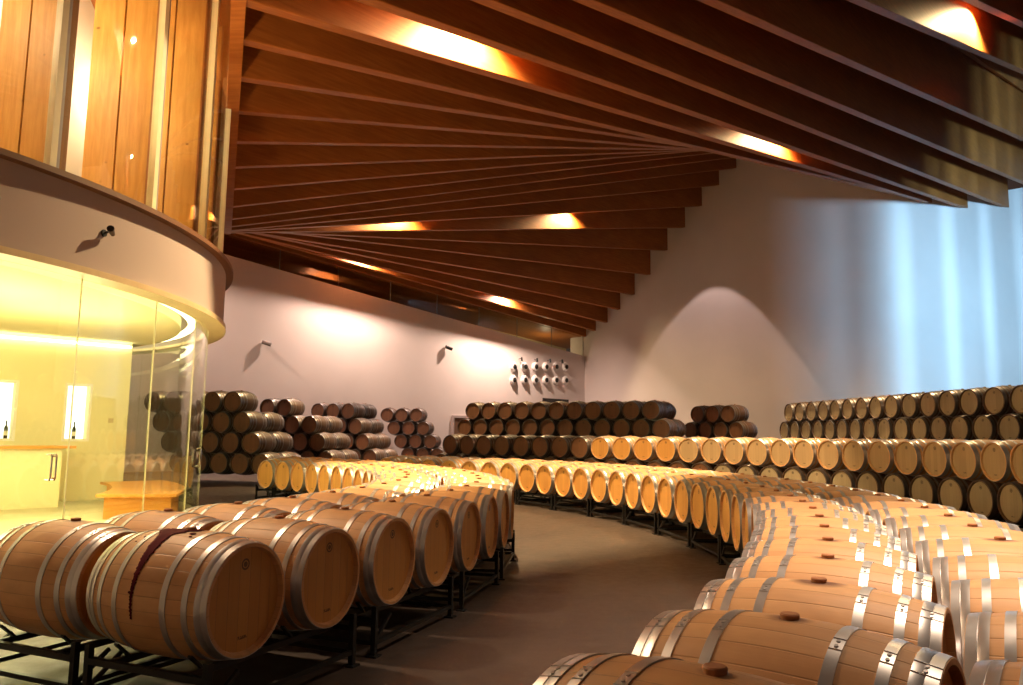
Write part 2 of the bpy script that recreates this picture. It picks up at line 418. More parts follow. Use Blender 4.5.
# an unused length of rack sticking out in front of the left island
# wine stain: a patch wrapped on the bilge of the first barrel, running from the bung down the camera side
def stain():
    bm = bmesh.new()
    prof = [(.00, -.06, .05), (.07, -.13, .085), (.15, -.175, .08), (.22, -.18, .03), (.30, -.165, .02), (.36, -.14, -.01), (.45, -.115, -.022), (.6, -.10, -.02), (.75, -.088, -.015), (.9, -.075, -.02), (1.05, -.068, -.026), (1.2, -.062, -.03), (1.4, -.055, -.032), (1.9, -.045, -.036)]
    rnd = random.Random(3); rows = []; n = 90
    for k in range(n + 1):
        ph = 1.9 * k / n
        for j in range(len(prof) - 1):
            if prof[j][0] <= ph <= prof[j + 1][0] + 1e-9: break
        f = (ph - prof[j][0]) / (prof[j + 1][0] - prof[j][0])
        a = prof[j][1] * (1 - f) + prof[j + 1][1] * f; b = prof[j][2] * (1 - f) + prof[j + 1][2] * f
        jit = .022 if ph < .3 else .008
        a += rnd.uniform(-jit, jit * .4); b += rnd.uniform(-jit * .4, jit)
        ring = []
        for m in range(7):
            x = a + (b - a) * m / 6; r = rad(x) + (.0055 if .15 < abs(x) < .20 else .0022)
            ring.append(bm.verts.new((x, -r * math.sin(ph - .08), r * math.cos(ph - .08))))
        rows.append(ring)
    for a, b in zip(rows, rows[1:]):
        for m in range(6): bm.faces.new([a[m], a[m + 1], b[m + 1], b[m]])
    for (x, ph, s) in ((-.20, .42, .010), (-.17, .5, .007), (.09, .22, .016), (.11, .33, .009), (-.19, .2, .012), (-.06, 1.42, .008), (-.23, .55, .005)):
        c = [bm.verts.new((x + s * math.cos(q * PI / 4) * 1.4, -(rad(x) + .0022) * math.sin(ph + s * 2.5 * math.sin(q * PI / 4)), (rad(x) + .0022) * math.cos(ph + s * 2.5 * math.sin(q * PI / 4)))) for q in range(8)]
        bm.faces.new(c)
    o = obj('wine_stain', bm, M['wine'], stained, True); o['label'] = 'dark red wine stain'
    sd = o.modifiers.new('s', 'SOLIDIFY'); sd.thickness = .0012
stain()

# ------------------------------------------------------------------ right island
RP = [(-.22, 1.7), (.17, 2.24), (.54, 2.80), (.86, 3.41), (1.15, 4.05), (1.41, 4.7), (1.63, 5.3), (1.87, 6.0), (2.08, 6.68), (2.25, 7.38), (2.38, 8.08), (2.48, 8.8), (2.54, 9.5), (2.55, 10.25), (2.51, 10.96), (2.43, 11.66), (2.31, 12.38), (2.16, 13.07), (1.99, 13.78), (1.77, 14.45), (1.50, 15.1), (1.19, 15.76), (.84, 16.4), (.46, 17.04), (.03, 17.65), (-.45, 18.22), (-.98, 18.76), (-1.55, 19.27), (-2.2, 19.75), (-2.9, 20.2), (-3.6, 20.6)]
SK = lambda p: R(-8) * max(0, min(1, (8.5 - p.y) / 3.5))
ri = row(RP[1:], .44, 1, .715, start=-.02, it=60, skew=SK)
for i, (x, y, a) in enumerate(ri):
    place('new', math.hypot(x, y) > 17, x, y, Z[0], a, 'new oak barrel facing the aisle, %s from the near end of the right island' % ordn(i), 'aisle-side barrels of the right island')
rr = row(RP, 1.38, 1, .735, start=-.02, it=60, skew=SK)
rr = [q for q in rr if q[1] > 1.4]
for i, (x, y, a) in enumerate(rr):
    place('new', math.hypot(x, y) > 17, x, y, Z[0], a + PI, 'new oak barrel on outer side, %s from the near end of the right island' % ordn(i), 'outer barrels of the right island')
lay_racks(ri, 'from near end under right island aisle side', 'racks under the right island aisle row')
lay_racks(rr, 'from near end under right island outer side', 'racks under the right island outer row')

# ------------------------------------------------------------------ two-high row behind the right island
TP = [(7.35, 9.4), (7.45, 10.4), (7.5, 11.4), (7.48, 12.2), (7.4, 13.0), (7.25, 13.9), (7.05, 14.8), (6.8, 15.65), (6.45, 16.6), (6.05, 17.5), (5.6, 18.3), (5.1, 19.1), (4.55, 19.8), (3.9, 20.5), (3.2, 21.2), (2.45, 21.9), (1.65, 22.6), (.8, 23.3), (-.1, 24.0), (-1.0, 24.7), (-2.0, 25.5), (-2.4, 25.8)]
up = row(TP, .44, 1, .72, it=200)
for i, (x, y, a) in enumerate(up):
    old = i > 20
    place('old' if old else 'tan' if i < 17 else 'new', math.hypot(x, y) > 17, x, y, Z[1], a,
          '%s oak barrel on top of the two-high row, %s from its right end' % ('older brown' if old else 'new', ordn(i)), 'upper barrels of the two-high row')
low = row(TP, .44, 1, .72, start=-.36, it=200)
lowq = []
for (a0, a1) in zip(up, up[1:]):
    lowq.append(((a0[0] + a1[0]) / 2, (a0[1] + a1[1]) / 2, (a0[2] + a1[2]) / 2))
f = Vector((math.sin(up[0][2]), -math.cos(up[0][2]))) * .36
lowq = [(up[0][0] + f.x * -1 if False else up[0][0] + (up[0][0] - up[1][0]) / 2, up[0][1] + (up[0][1] - up[1][1]) / 2, up[0][2])] + lowq
l9 = up[-1]; l8 = up[-2]; lowq.append((l9[0] + (l9[0] - l8[0]) / 2, l9[1] + (l9[1] - l8[1]) / 2, l9[2]))
for i, (x, y, a) in enumerate(lowq):  # darker aged kinds put the lower tier's shade into the colour
    place('grey' if i < 16 else 'old', math.hypot(x, y) > 14, x, y, Z[0], a, 'oak barrel coloured dark for shade under the two-high row, %s from its right end' % ordn(i), 'lower barrels of the two-high row')
lay_racks(lowq, 'from right end under the two-high row', 'racks under the two-high row', 0)

# ------------------------------------------------------------------ tall stacks against the walls
def stack(name, kind, top, deep, ordfrom, levels=4, grow='both', dx=0.0, lowest=0, skip=()):
    """top: list of (x, y, ang) of the highest tier; each tier below sits half a barrel off"""
    tiers = [top]
    for k in range(levels - 1):
        T = tiers[-1]; n = []
        for a0, a1 in zip(T, T[1:]): n.append(((a0[0] + a1[0]) / 2, (a0[1] + a1[1]) / 2, (a0[2] + a1[2]) / 2))
        e0 = (T[0][0] * 1.5 - T[1][0] * .5, T[0][1] * 1.5 - T[1][1] * .5, T[0][2]); e1 = (T[-1][0] * 1.5 - T[-2][0] * .5, T[-1][1] * 1.5 - T[-2][1] * .5, T[-1][2])
        if grow in ('both', 'start'): n = [e0] + n
        if grow in ('both', 'end'): n = n + [e1]
        tiers.append(n)
    tn = ['top', 'second', 'third', 'bottom']
    for k, T in enumerate(tiers[:levels]):
        zi = 3 - k
        if zi < lowest: continue
        for i, (x, y, a) in enumerate(T):
            for d in range(deep):
                if (k, i - len(T), d) in skip: continue
                bx, by = x - math.cos(a) * .92 * d, y - math.sin(a) * .92 * d
                lab = '%s %s%s, %s tier, %s' % ('dark barrel' if kind == 'old' else 'pale-headed barrel', ordn(i) + ' ' + ordfrom, ' in back row' if d else '', tn[k], name)
                place(kind, True, bx, by, Z[zi], a, lab, 'barrels in the ' + name)
    return tiers
def line(x0, y0, ang_row, n, sp, ang):
    return [(x0 + math.cos(ang_row) * sp * i, y0 + math.sin(ang_row) * sp * i, ang) for i in range(n)]
def centred(heads, off=.44): return [(x - math.cos(a) * off, y - math.sin(a) * off, a) for x, y, a in heads]

# right wall stack
WP = [(10.95, 14.2), (10.82, 15.2), (10.66, 16.4), (10.46, 17.5), (10.28, 18.8), (10.1, 20.1), (9.95, 21.4), (9.8, 22.8), (9.65, 24.2), (9.45, 25.6), (9.28, 26.9)]
wt = row(WP, .44, 1, .72, it=120)
tiers_r = stack('right wall stack', 'grey', wt, 1, 'from right', 4, 'both')
lay_racks(tiers_r[3], 'from right end under the right wall stack', 'racks under the right wall stack', 0)
# long middle stack
a_mid = math.atan2(-.87, -.49); ar = math.atan2(-3.4, 6.0)
mid = centred([(-1.42 + 6.0 / 10 * i, 29.0 - 3.4 / 10 * i, a_mid) for i in range(11)])
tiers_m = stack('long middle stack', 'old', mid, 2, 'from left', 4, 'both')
# small stack in the gap
am = math.atan2(-.62, -.78)
sm = centred([(7.0 + .42 * i, 29.4 - .56 * i, am) for i in range(3)])
tiers_s = stack('small stack before the right wall', 'old', sm, 1, 'from left', 4, 'both')
# left stacks: five separate blocks
def block(name, hx, hy, deg_face, n, deep, grow, skip=()):
    a = R(deg_face); rowdir = a + PI / 2
    hs = [(hx - math.cos(rowdir) * .7 * i, hy - math.sin(rowdir) * .7 * i, a) for i in range(n)][::-1]
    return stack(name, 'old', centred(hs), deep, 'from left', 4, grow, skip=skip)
bl = []
bl.append(block('stack nearest the glass room', -8.2, 23.0, -106, 5, 2, 'end', [(0, -1, 1)]))
bl.append(block('second stack from the glass room', -7.37, 27.5, -108, 3, 2, 'end', [(0, -1, 0), (0, -1, 1), (0, -2, 1)]))
bl.append(block('third stack from the glass room', -6.45, 31.0, -110, 3, 2, 'end'))
bl.append(block('small far stack beside the door', -4.35, 36.0, -100, 3, 1, 'end'))

# barrels and racks almost or wholly covered by the ones in front: one object each
def merged(name, src, spots, mats, label, cat):
    bm = bmesh.new()
    for (bs, mi, x, y, z, ang) in spots:
        n0 = len(bm.verts); f0 = len(bm.faces); bm.from_mesh(src[bs]); bm.verts.ensure_lookup_table(); bm.faces.ensure_lookup_table()
        T = Matrix.Translation((x, y, z)) @ Matrix.Rotation(ang, 4, 'Z')
        bmesh.ops.transform(bm, matrix=T, verts=bm.verts[n0:])
        for f_ in bm.faces[f0:]: f_.material_index = mi[f_.material_index] if f_.material_index < len(mi) else mi[0]
    o = obj(name, bm, mats, smooth=True); tag(o, label, cat, kind='stuff')
if rest:
    b2 = body_bm(24, 8); me0 = bpy.data.meshes.new('rest_body')
    for sg in (1, -1):
        h = head_bm(sg, 24); t_ = bpy.data.meshes.new('t'); h.to_mesh(t_); h.free(); n0 = len(b2.faces); b2.from_mesh(t_); b2.faces.ensure_lookup_table()
        for f_ in b2.faces[n0:]: f_.material_index = 1
    for (x0, x1, sp) in HOOPS:
        for q in ((x0, x1), (-x1, -x0)):
            h = bmesh.new(); lathe_x(h, [(q[0], rad(q[0]) + .004), (q[1], rad(q[1]) + .004)], 24); t_ = bpy.data.meshes.new('t'); h.to_mesh(t_); h.free(); n0 = len(b2.faces); b2.from_mesh(t_); b2.faces.ensure_lookup_table()
            for f_ in b2.faces[n0:]: f_.material_index = 2
    b2.to_mesh(me0); b2.free()
    aged = m_plain('aged_oak_plain', (.13, .065, .04), .6, scale=4); agedh = m_plain('aged_head_plain', (.22, .12, .07), .6, scale=4)
    merged('covered_barrels', [me0], [(0, (0, 1, 2), x, y, z, a) for (k_, x, y, z, a) in rest], [aged, agedh, M['hoop_old']], 'dark barrels mostly covered by the front rows and upper tiers', 'barrels')
if rest_racks:
    b2 = bmesh.new()
    for nm, b_ in rack_parts(1.26, .86, .262):
        t_ = bpy.data.meshes.new('t'); b_.to_mesh(t_); b_.free(); b2.from_mesh(t_)
    me1 = bpy.data.meshes.new('rest_rack'); b2.to_mesh(me1); b2.free()
    merged('covered_racks', [me1], [(0, (0,), x, y, 0, a) for (x, y, a) in rest_racks], [M['steel']], 'black steel racks covered by the barrels standing on them', 'racks')

# ------------------------------------------------------------------ building shell
K = 1.2
C0 = Vector((3.8 * K, 40.25 * K, 0)); ab = R(46)
U = Vector((math.cos(ab), math.sin(ab), 0)); N = Vector((U.y, -U.x, 0)); PB = .85 * K
def W(n, t, z=0.0): return C0 + N * n + U * t + Vector((0, 0, z))
MW = Matrix(((U.x, N.x, 0, C0.x), (U.y, N.y, 0, C0.y), (0, 0, 1, 0), (0, 0, 0, 1)))   # local (t, n, z) -> world
BE = [(-.0801, 7.71, .07), (-.0645, 7.94, -.30), (-.0354, 8.34, -.48), (-.0001, 9.03, -.62), (.0440, 9.84, -.59), (.0926, 10.92, -.48), (.157, 12.24, -.26), (.211, 13.41, 0), (.2548, 14.47, .13), (.2944, 15.44, .26),
      (.3214, 16.18, .34), (.3357, 16.66, .39), (.3369, 16.88, .38), (.325, 16.8, .31), (.3009, 16.39, .25), (.2727, 15.84, .23), (.2376, 15.08, .24), (.2033, 14.29, .40), (.1575, 13.07, .75), (.1373, 12.57, 1.94),
      (.1270, 12.33, 3.97), (.1300, 12.50, 7.66), (.1566, 13.27, 10.5), (.1945, 14.49, 12.2), (.2662, 16.7, 13), (.3076, 17.84, 13), (.32, 18.3, 13), (.32, 18.3, 13), (.30, 17.8, 13)]
TC = Vector((-13.89, 11.65, 0)); TR = 8.94
BW, BD = .24, 1.9
BDX = {22: 2.0, 23: 2.2, 24: 2.1}   # deeper beams where the roof steps up
def bd(i): return BDX.get(i, BD)
def tleft(n, rr=TR - .10):
    p = W(n, 0) - TC; p.z = 0; b = p.dot(U); c = p.dot(p) - rr * rr; D = b * b - c
    if D <= 0: return -38.0
    t = -b + math.sqrt(D)
    return max(t, -38.0) if t < 0 else -38.0
# a trimmer beam runs past the tower edge and takes the left ends of the roof beams
TP0, TPS = Vector((-3.36, 9.0, 0)), Vector((-.372, 1.0, 0)).normalized()
def trim_t(n):
    p = W(n, 0); s_ = TPS.x / TPS.y                       # X = s_ * Y on the trimmer line
    return (s_ * p.y - p.x + (TP0.x - s_ * TP0.y)) / (U.x - s_ * U.y)
TL = []
for i, (s, z0, te) in enumerate(BE):
    n = i * PB; tl = max(tleft(n - BW / 2), tleft(n + BW / 2))
    if 7 <= i <= 23: tl = max(tl, trim_t(n))
    TL.append(tl); tr = te + .25
    o = bpy.data.objects.new('tmp', None)
    bm = bmesh.new(); vs = []
    seg = 1
    zl, zr = z0 + s * tl, z0 + s * tr
    # local frame: origin at the mid, X along the beam
    L = Vector((tr - tl, 0, zr - zl)).length
    q = [(tl, zl), (tr, zr), (tr, zr + bd(i)), (tl, zl + bd(i))]
    for y in (-BW / 2, BW / 2):
        for (t, z) in q: vs.append(bm.verts.new((t, y, z)))
    for fc in ((0, 1, 2, 3), (7, 6, 5, 4), (0, 4, 5, 1), (1, 5, 6, 2), (2, 6, 7, 3), (3, 7, 4, 0)): bm.faces.new([vs[k] for k in fc])
    bmesh.ops.recalc_face_normals(bm, faces=bm.faces)
    bmesh.ops.bevel(bm, geom=list(bm.edges), offset=.012, segments=1, affect='EDGES')
    b = obj('roof_beam', bm, M['beam']); b.location = W(n, 0); b.rotation_euler = (0, 0, ab)
    where = 'against the far wall' if i == 0 else '%s out from the far wall' % ordn(i)
    tag(b, 'deep laminated timber roof beam, %s' % where, 'beam', 'laminated roof beams')
bm = bmesh.new(); prev = None
for i in range(7, 24):
    n = i * PB; t = trim_t(n); p = W(n, t); z = BE[i][1] + BE[i][0] * t; sd = Vector((TPS.y, -TPS.x, 0))
    ring = [bm.verts.new(p + sd * a + Vector((0, 0, z + h))) for a, h in ((-.16, -.04), (.06, -.04), (.06, BD + .05), (-.16, BD + .05))]
    if prev:
        for k in range(4): bm.faces.new([prev[k], prev[(k + 1) % 4], ring[(k + 1) % 4], ring[k]])
    else: bm.faces.new(ring)
    prev = ring
bm.faces.new(prev[::-1]); bmesh.ops.recalc_face_normals(bm, faces=bm.faces)
o = obj('trimmer_beam', bm, M['beam']); tag(o, 'timber trimmer beam at the tower edge carrying the left ends of the roof beams', 'beam')
# roof deck
bm = bmesh.new(); prev = None
ext = [(-1, *BE[0])] + [(i, *e) for i, e in enumerate(BE)]
prev = None
for (i, s, z0, te) in ext:
    n = i * PB - (0.0 if i >= 0 else 1.0)
    ring = [bm.verts.new((t, n, z0 + s * t + bd(i) + dz)) for t, dz in ((-38, .0), (te + 2.5, .0), (te + 2.5, .15), (-38, .15))]
    if prev:
        for k in range(4): bm.faces.new([prev[k], prev[(k + 1) % 4], ring[(k + 1) % 4], ring[k]])
    else: bm.faces.new(ring)
    prev = ring
bm.faces.new(prev[::-1]); bmesh.ops.recalc_face_normals(bm, faces=bm.faces)
ceil = obj('ceiling', bm, M['beam']); ceil.matrix_world = MW; tag(ceil, kind='structure')
# right wall: wavy in plan, through the beam ends
bm = bmesh.new(); prev = None
pts = smooth_path([(i * PB, e[2] + .0) for i, e in enumerate(BE)])
pts = [Vector((-1.2, .07))] + pts + [Vector((34, 13))]
def ztop(n):
    k = min(max(n / PB, 0), len(BE) - 1.001); i = int(k); f = k - i
    return BE[i][1] * (1 - f) + BE[i + 1][1] * f + bd(i) * (1 - f) + bd(i + 1) * f - .02
for p in pts[::8] + [pts[-1]]:
    n, t = p; zt = ztop(n)
    ring = [bm.verts.new((t + a, n, z)) for a, z in ((0, 0), (.6, 0), (.6, zt), (0, zt))]
    if prev:
        for k in range(4): bm.faces.new([prev[k], prev[(k + 1) % 4], ring[(k + 1) % 4], ring[k]])
    else: bm.faces.new(ring)
    prev = ring
bm.faces.new(prev[::-1]); bmesh.ops.recalc_face_normals(bm, faces=bm.faces)
o = obj('wall_right', bm, M['plaster'], smooth=True); o.matrix_world = MW; tag(o, kind='structure')
# far wall with sloping top
def ztopfar(t): return 6.49 - .096 * t
bm = bmesh.new()
vs = []
for n in (0, -.35):
    for (t, z) in ((-42, 0), (.6, 0), (.6, ztopfar(.6)), (-42, ztopfar(-42))): vs.append(bm.verts.new((t, n, z)))
for fc in ((0, 1, 2, 3), (7, 6, 5, 4), (0, 4, 5, 1), (1, 5, 6, 2), (2, 6, 7, 3), (3, 7, 4, 0)): bm.faces.new([vs[k] for k in fc])
bmesh.ops.recalc_face_normals(bm, faces=bm.faces)
o = obj('wall_far', bm, M['plaster']); o.matrix_world = MW; tag(o, kind='structure')
# left end wall (behind the glass room)
bm = bmesh.new(); box(bm, -38.6, -38.2, -.5, 30, 0, 13); o = obj('wall_left', bm, M['plaster']); o.matrix_world = MW; tag(o, kind='structure')
# glazed gallery strip above the far wall
win = tag(bpy.data.objects.new('window_1', None), kind='structure'); link(win); win.matrix_world = MW
for a in range(0, 42, 3):
    t1 = -a; t0 = -a - 3
    bm = bmesh.new(); vs = []
    for n in (-.10, -.12):
        for (t, z) in ((t0, ztopfar(t0)), (t1, ztopfar(t1)), (t1, 7.75 - .0801 * t1), (t0, 7.75 - .0801 * t0)): vs.append(bm.verts.new((t, n, z)))
    for fc in ((0, 1, 2, 3), (7, 6, 5, 4), (0, 4, 5, 1), (1, 5, 6, 2), (2, 6, 7, 3), (3, 7, 4, 0)): bm.faces.new([vs[k] for k in fc])
    bmesh.ops.recalc_face_normals(bm, faces=bm.faces); obj('glass_pane', bm, M['clear'], win)
bm = bmesh.new()
for a in range(0, 45, 3): bar(bm, (-a, -.13, ztopfar(-a)), (-a, -.13, 7.75 + .0801 * a), .03)
obj('mullion', bm, M['grey'], win)
bm = bmesh.new(); box(bm, -42, 3, -4.2, -4.0, 4, 12); box(bm, -42, 3, -4.0, -.35, 5.4, 5.5); o = obj('wall_gallery', bm, M['cream']); o.matrix_world = MW; tag(o, kind='structure')
bm = bmesh.new(); vs = []
for n in (-4.0, -.3):
    for (t, z) in ((-42, 7.75 + 42 * .0801), (3, 7.5), (3, 7.7), (-42, 7.95 + 42 * .0801)): vs.append(bm.verts.new((t, n, z)))
for fc in ((0, 1, 2, 3), (7, 6, 5, 4), (0, 4, 5, 1), (1, 5, 6, 2), (2, 6, 7, 3), (3, 7, 4, 0)): bm.faces.new([vs[k] for k in fc])
bmesh.ops.recalc_face_normals(bm, faces=bm.faces)
o = obj('ceiling_gallery', bm, M['beam']); o.matrix_world = MW; tag(o, kind='structure')
# floor
bm = bmesh.new(); box(bm, -34, 44, -16, 60, -.2, 0); o = obj('floor', bm, M['floor']); tag(o, kind='structure')

# things on the far wall -------------------------------------------------
def on_far(name, t, z): 
    e = empty(name, W(0, t, z)); e.rotation_euler = (0, 0, math.atan2(N.y, N.x)); return e       # local +X leaves the wall
for r_ in range(2):
    for c_ in range(6):
        t = -6.4 + .905 * c_; z = (5.36 + .065 * c_) if r_ == 0 else (4.62 + .05 * c_)
        e = on_far('air_nozzle', t, z)
        tag(e, 'round white air nozzle with dark throat on far wall, %s row, %s from left' % ('upper' if r_ == 0 else 'lower', ordn(c_)), 'air nozzle', 'air nozzles on the far wall')
        bm = bmesh.new(); lathe_x(bm, [(0, .27), (.05, .27), (.12, .22), (.14, .15), (.06, .14)], 24); bmesh.ops.recalc_face_normals(bm, faces=bm.faces); obj('bezel', bm, M['nozzle'], e, True)
        bm = bmesh.new(); lathe_x(bm, [(.06, .14), (.16, .13), (.20, .08), (.21, 0)], 20); bmesh.ops.recalc_face_normals(bm, faces=bm.faces); obj('throat', bm, M['black'], e, True)
for k, (t, z) in enumerate(((-5.95, 5.85), (-4.65, 5.9), (-3.5, 5.95), (-2.4, 6.0))):
    e = on_far('wall_spotlight', t, z); tag(e, 'tiny dark spotlight above the air nozzles, %s from left' % ordn(k), 'spotlight', 'tiny spotlights above the nozzles')
    bm = bmesh.new(); bar(bm, (0, 0, 0), (.22, 0, 0), .03); obj('arm', bm, M['black'], e)
    bm = bmesh.new(); tube(bm, [(.22, 0, .08), (.24, 0, -.14)], [.05, .06], 12); obj('housing', bm, M['black'], e, True)
e = on_far('air_grille', -2.75, 3.5); tag(e, 'long black air grille low on far wall behind the middle stack', 'air grille')
bm = bmesh.new(); box(bm, 0, .06, -1.15, 1.15, -.22, .22); obj('frame', bm, M['black'], e)
bm = bmesh.new()
for k in range(9): box(bm, .06, .085, -1.1, 1.1, -.2 + k * .048, -.18 + k * .048)
obj('louvre', bm, M['black'], e)
d2 = tag(on_far('door_2', -10.2, 0), kind='structure')
bm = bmesh.new(); box(bm, 0, .05, -.62, .62, 0, 2.4); obj('door_leaf', bm, m_plain('brown_door', (.16, .085, .05), .5), d2)
bm = bmesh.new(); box(bm, 0, .09, -.74, -.62, 0, 2.52); box(bm, 0, .09, .62, .74, 0, 2.52); box(bm, 0, .09, -.62, .62, 2.4, 2.52); obj('door_frame', bm, M['band'], d2)
bm = bmesh.new(); tube(bm, [(.05, .5, 1.05), (.12, .5, 1.05), (.12, .36, 1.05)], .012, 8); obj('door_handle', bm, M['chrome'], d2)
for k, (t, z) in enumerate(((-11.37, 6.08), (-21.58, 5.36))):
    e = on_far('security_camera', t, z); tag(e, ['small dark camera on far wall left of the air nozzles', 'small pale camera on far wall just right of the glass room'][k], 'camera')
    bm = bmesh.new(); bar(bm, (0, 0, 0), (.16, 0, -.05), .04); obj('bracket', bm, M['black'] if k == 0 else M['grey'], e)
    bm = bmesh.new(); tube(bm, [(.10, -.18, -.05), (.22, .16, -.16)], .09, 12); obj('housing', bm, M['black'] if k == 0 else M['grey'], e, True)

# ------------------------------------------------------------------ glass room tower
LZ, BZ = 3.42, 4.45
cx, cy = TC.x, TC.y
bm = bmesh.new(); arc_wall(bm, cx, cy, TR - .22, TR, LZ + .06, BZ, -100, 150, 120); o = obj('wall_tower', bm, M['band'], smooth=True); tag(o, kind='structure')
bm = bmesh.new(); arc_wall(bm, cx, cy, TR - .30, TR + .05, LZ - .02, LZ + .06, -100, 150, 120); o = obj('trim_1', bm, M['lip'], smooth=True); tag(o, kind='structure')
bm = bmesh.new(); arc_wall(bm, cx, cy, TR - .35, TR + .13, BZ, BZ + .07, -100, 150, 120); o = obj('trim_2', bm, M['trim'], smooth=True); tag(o, kind='structure')
# ceiling of the glass room and floor of the storey above
bm = bmesh.new(); arc_wall(bm, cx, cy, .5, TR - .75, LZ + .02, LZ + .2, -100, 150, 90); arc_wall(bm, cx, cy, .5, TR - .22, BZ - .25, BZ - .05, -100, 150, 90)
o = obj('ceiling_tower', bm, M['cream'], smooth=True); tag(o, kind='structure')
# cove light all round the edge of that ceiling
bm = bmesh.new(); arc_wall(bm, cx, cy, TR - .62, TR - .50, LZ + .10, LZ + .16, -60, 150, 110)
o = obj('cove_light', bm, M['cove'], smooth=True); tag(o, 'bright yellow-white cove light ringing the ceiling of the glass room', 'light')
bm = bmesh.new(); arc_wall(bm, cx, cy, TR - .35, TR - .34, LZ - .0, LZ + .02, -60, 150, 110)
o = obj('trim_20', bm, M['lip'], smooth=True); tag(o, kind='structure')
# glass shell: panes between seams
GA = [-60, -48, -36, -24.5, -13.0, -2.2, 9.0, 20, 31, 42, 55, 70, 90, 110, 130, 150]
for k, (a0, a1) in enumerate(zip(GA, GA[1:])):
    isdoor = k in (3, 6)
    bm = bmesh.new(); arc_wall(bm, cx, cy, TR - .27, TR - .255, .02, LZ - .02, a0 + .03, a1 - .03, 14)
    if isdoor:
        e = tag(bpy.data.objects.new('door_%d' % (1 if k == 3 else 3), None), kind='structure'); link(e)
        obj('glass_pane', bm, M['glass'], e, True)
    else:
        e = obj('window_%d' % (k + 2), bm, M['glass'], smooth=True); tag(e, kind='structure')
    if isdoor:
        ah = R(-14.9 if k == 3 else 13.6); hb = bmesh.new()
        rr_ = Vector((math.cos(ah), math.sin(ah), 0)); tt_ = Vector((-rr_.y, rr_.x, 0)); c = Vector((cx, cy, 1.06)) + rr_ * (TR - .255)
        p = [c + rr_ * .0 + Vector((0, 0, .15)), c + rr_ * .06 + Vector((0, 0, .15)), c + rr_ * .07 + Vector((0, 0, .13)), c + rr_ * .07 + Vector((0, 0, -.13)), c + rr_ * .06 + Vector((0, 0, -.15)), c + Vector((0, 0, -.15))]
        p1 = [q_ - tt_ * .035 for q_ in p]; p2 = [q_ + tt_ * .035 for q_ in p]
        tube(hb, p1, .012, 10); tube(hb, p2, .012, 10)
        bar(hb, p1[2], p2[2], .03, .02); bar(hb, p1[3], p2[3], .03, .02)
        obj('door_handle', hb, M['chrome'], e, True)
# glass seams (thin silicone joints)
for k, a in enumerate(GA[1:8]):
    bm = bmesh.new(); arc_wall(bm, cx, cy, TR - .272, TR - .253, .02, LZ - .02, a - .03, a + .03, 1); o = obj('trim_%d' % (k + 3), bm, M['mullion']); tag(o, kind='structure')
bm = bmesh.new(); arc_wall(bm, cx, cy, .5, TR - .3, .0, .03, -100, 150, 90); o = obj('floor_tower', bm, m_plaster('pale_floor', (.62, .56, .36)), smooth=False); tag(o, kind='structure')
# inner partition with two backlit niches
PA = Vector((-8.45, 17.3, 0)); PBv = Vector((-11.2, 14.6, 0)); pd = (PBv - PA).normalized(); pl = 6.0
pn = Vector((pd.y, -pd.x, 0));
if pn.dot(-PA) < 0: pn = -pn
MP = Matrix(((pd.x, pn.x, 0, PA.x), (pd.y, pn.y, 0, PA.y), (0, 0, 1, 0), (0, 0, 0, 1)))
def on_part(px):  # distance along the partition hit by the sight line of that pixel column
    s = (px - 511.5) / F; return (s * PA.y - PA.x) / (pd.x - s * pd.y)
nich = [(on_part(91) , on_part(69)), (on_part(17), on_part(-12))]
bm = bmesh.new(); z0n, z1n = 1.32, 2.44
xs = [0, nich[0][0], nich[0][1], nich[1][0], nich[1][1], pl]
for k in range(5):
    if k in (1, 3): box(bm, xs[k], xs[k + 1], -.25, 0, 0, z0n); box(bm, xs[k], xs[k + 1], -.25, 0, z1n, LZ + .02)
    else: box(bm, xs[k], xs[k + 1], -.25, 0, 0, LZ + .02)
o = obj('wall_inner', bm, M['cream']); o.matrix_world = MP; tag(o, kind='structure')
for k, (a, b) in enumerate(nich):
    e = tag(bpy.data.objects.new('display_niche', None), ['white backlit wall niche with one bottle, right of the counter end', 'white backlit wall niche with one bottle, cut by the photo edge'][k], 'niche'); link(e); e.matrix_world = MP
    bm = bmesh.new(); box(bm, a, b, -.235, -.225, z0n, z1n); obj('backlight', bm, M['niche'], e)
    bm = bmesh.new(); w = .05
    box(bm, a - w, a, 0, .015, z0n - w, z1n + w); box(bm, b, b + w, 0, .015, z0n - w, z1n + w); box(bm, a, b, 0, .015, z1n, z1n + w); box(bm, a, b, 0, .015, z0n - w, z0n)
    obj('frame', bm, M['white'], e)
    # bottle
    bt = empty('wine_bottle', MP @ Vector(((a + (b - a) * (.52 if k == 0 else .18)), -.1, z0n)))
    tag(bt, ['dark wine bottle with pale label in the niche right of the counter', 'dark wine bottle standing in the niche at the photo edge'][k], 'bottle')
    bm = bmesh.new(); prof = [(0, 0), (0, .036), (.005, .039), (.20, .039), (.235, .03), (.26, .015), (.34, .014), (.345, .016), (.36, .016), (.36, 0)]
    rings = lathe_x(bm, prof, 20)
    for v in bm.verts: v.co = Vector((v.co.y, v.co.z, v.co.x))
    bmesh.ops.recalc_face_normals(bm, faces=bm.faces); obj('bottle_body', bm, M['bottle'], bt, True)
    bm = bmesh.new(); lathe_x(bm, [(.06, .0396), (.15, .0396)], 20)
    for v in bm.verts: v.co = Vector((v.co.y, v.co.z, v.co.x))
    obj('bottle_label', bm, M['paper'], bt, True)
bm = bmesh.new(); box(bm, .05, pl, .03, .10, LZ - .10, LZ - .05); o = obj('cove_light', bm, M['cove']); o.matrix_world = MP
tag(o, 'straight bright light strip along the top of the cream niche wall', 'light')
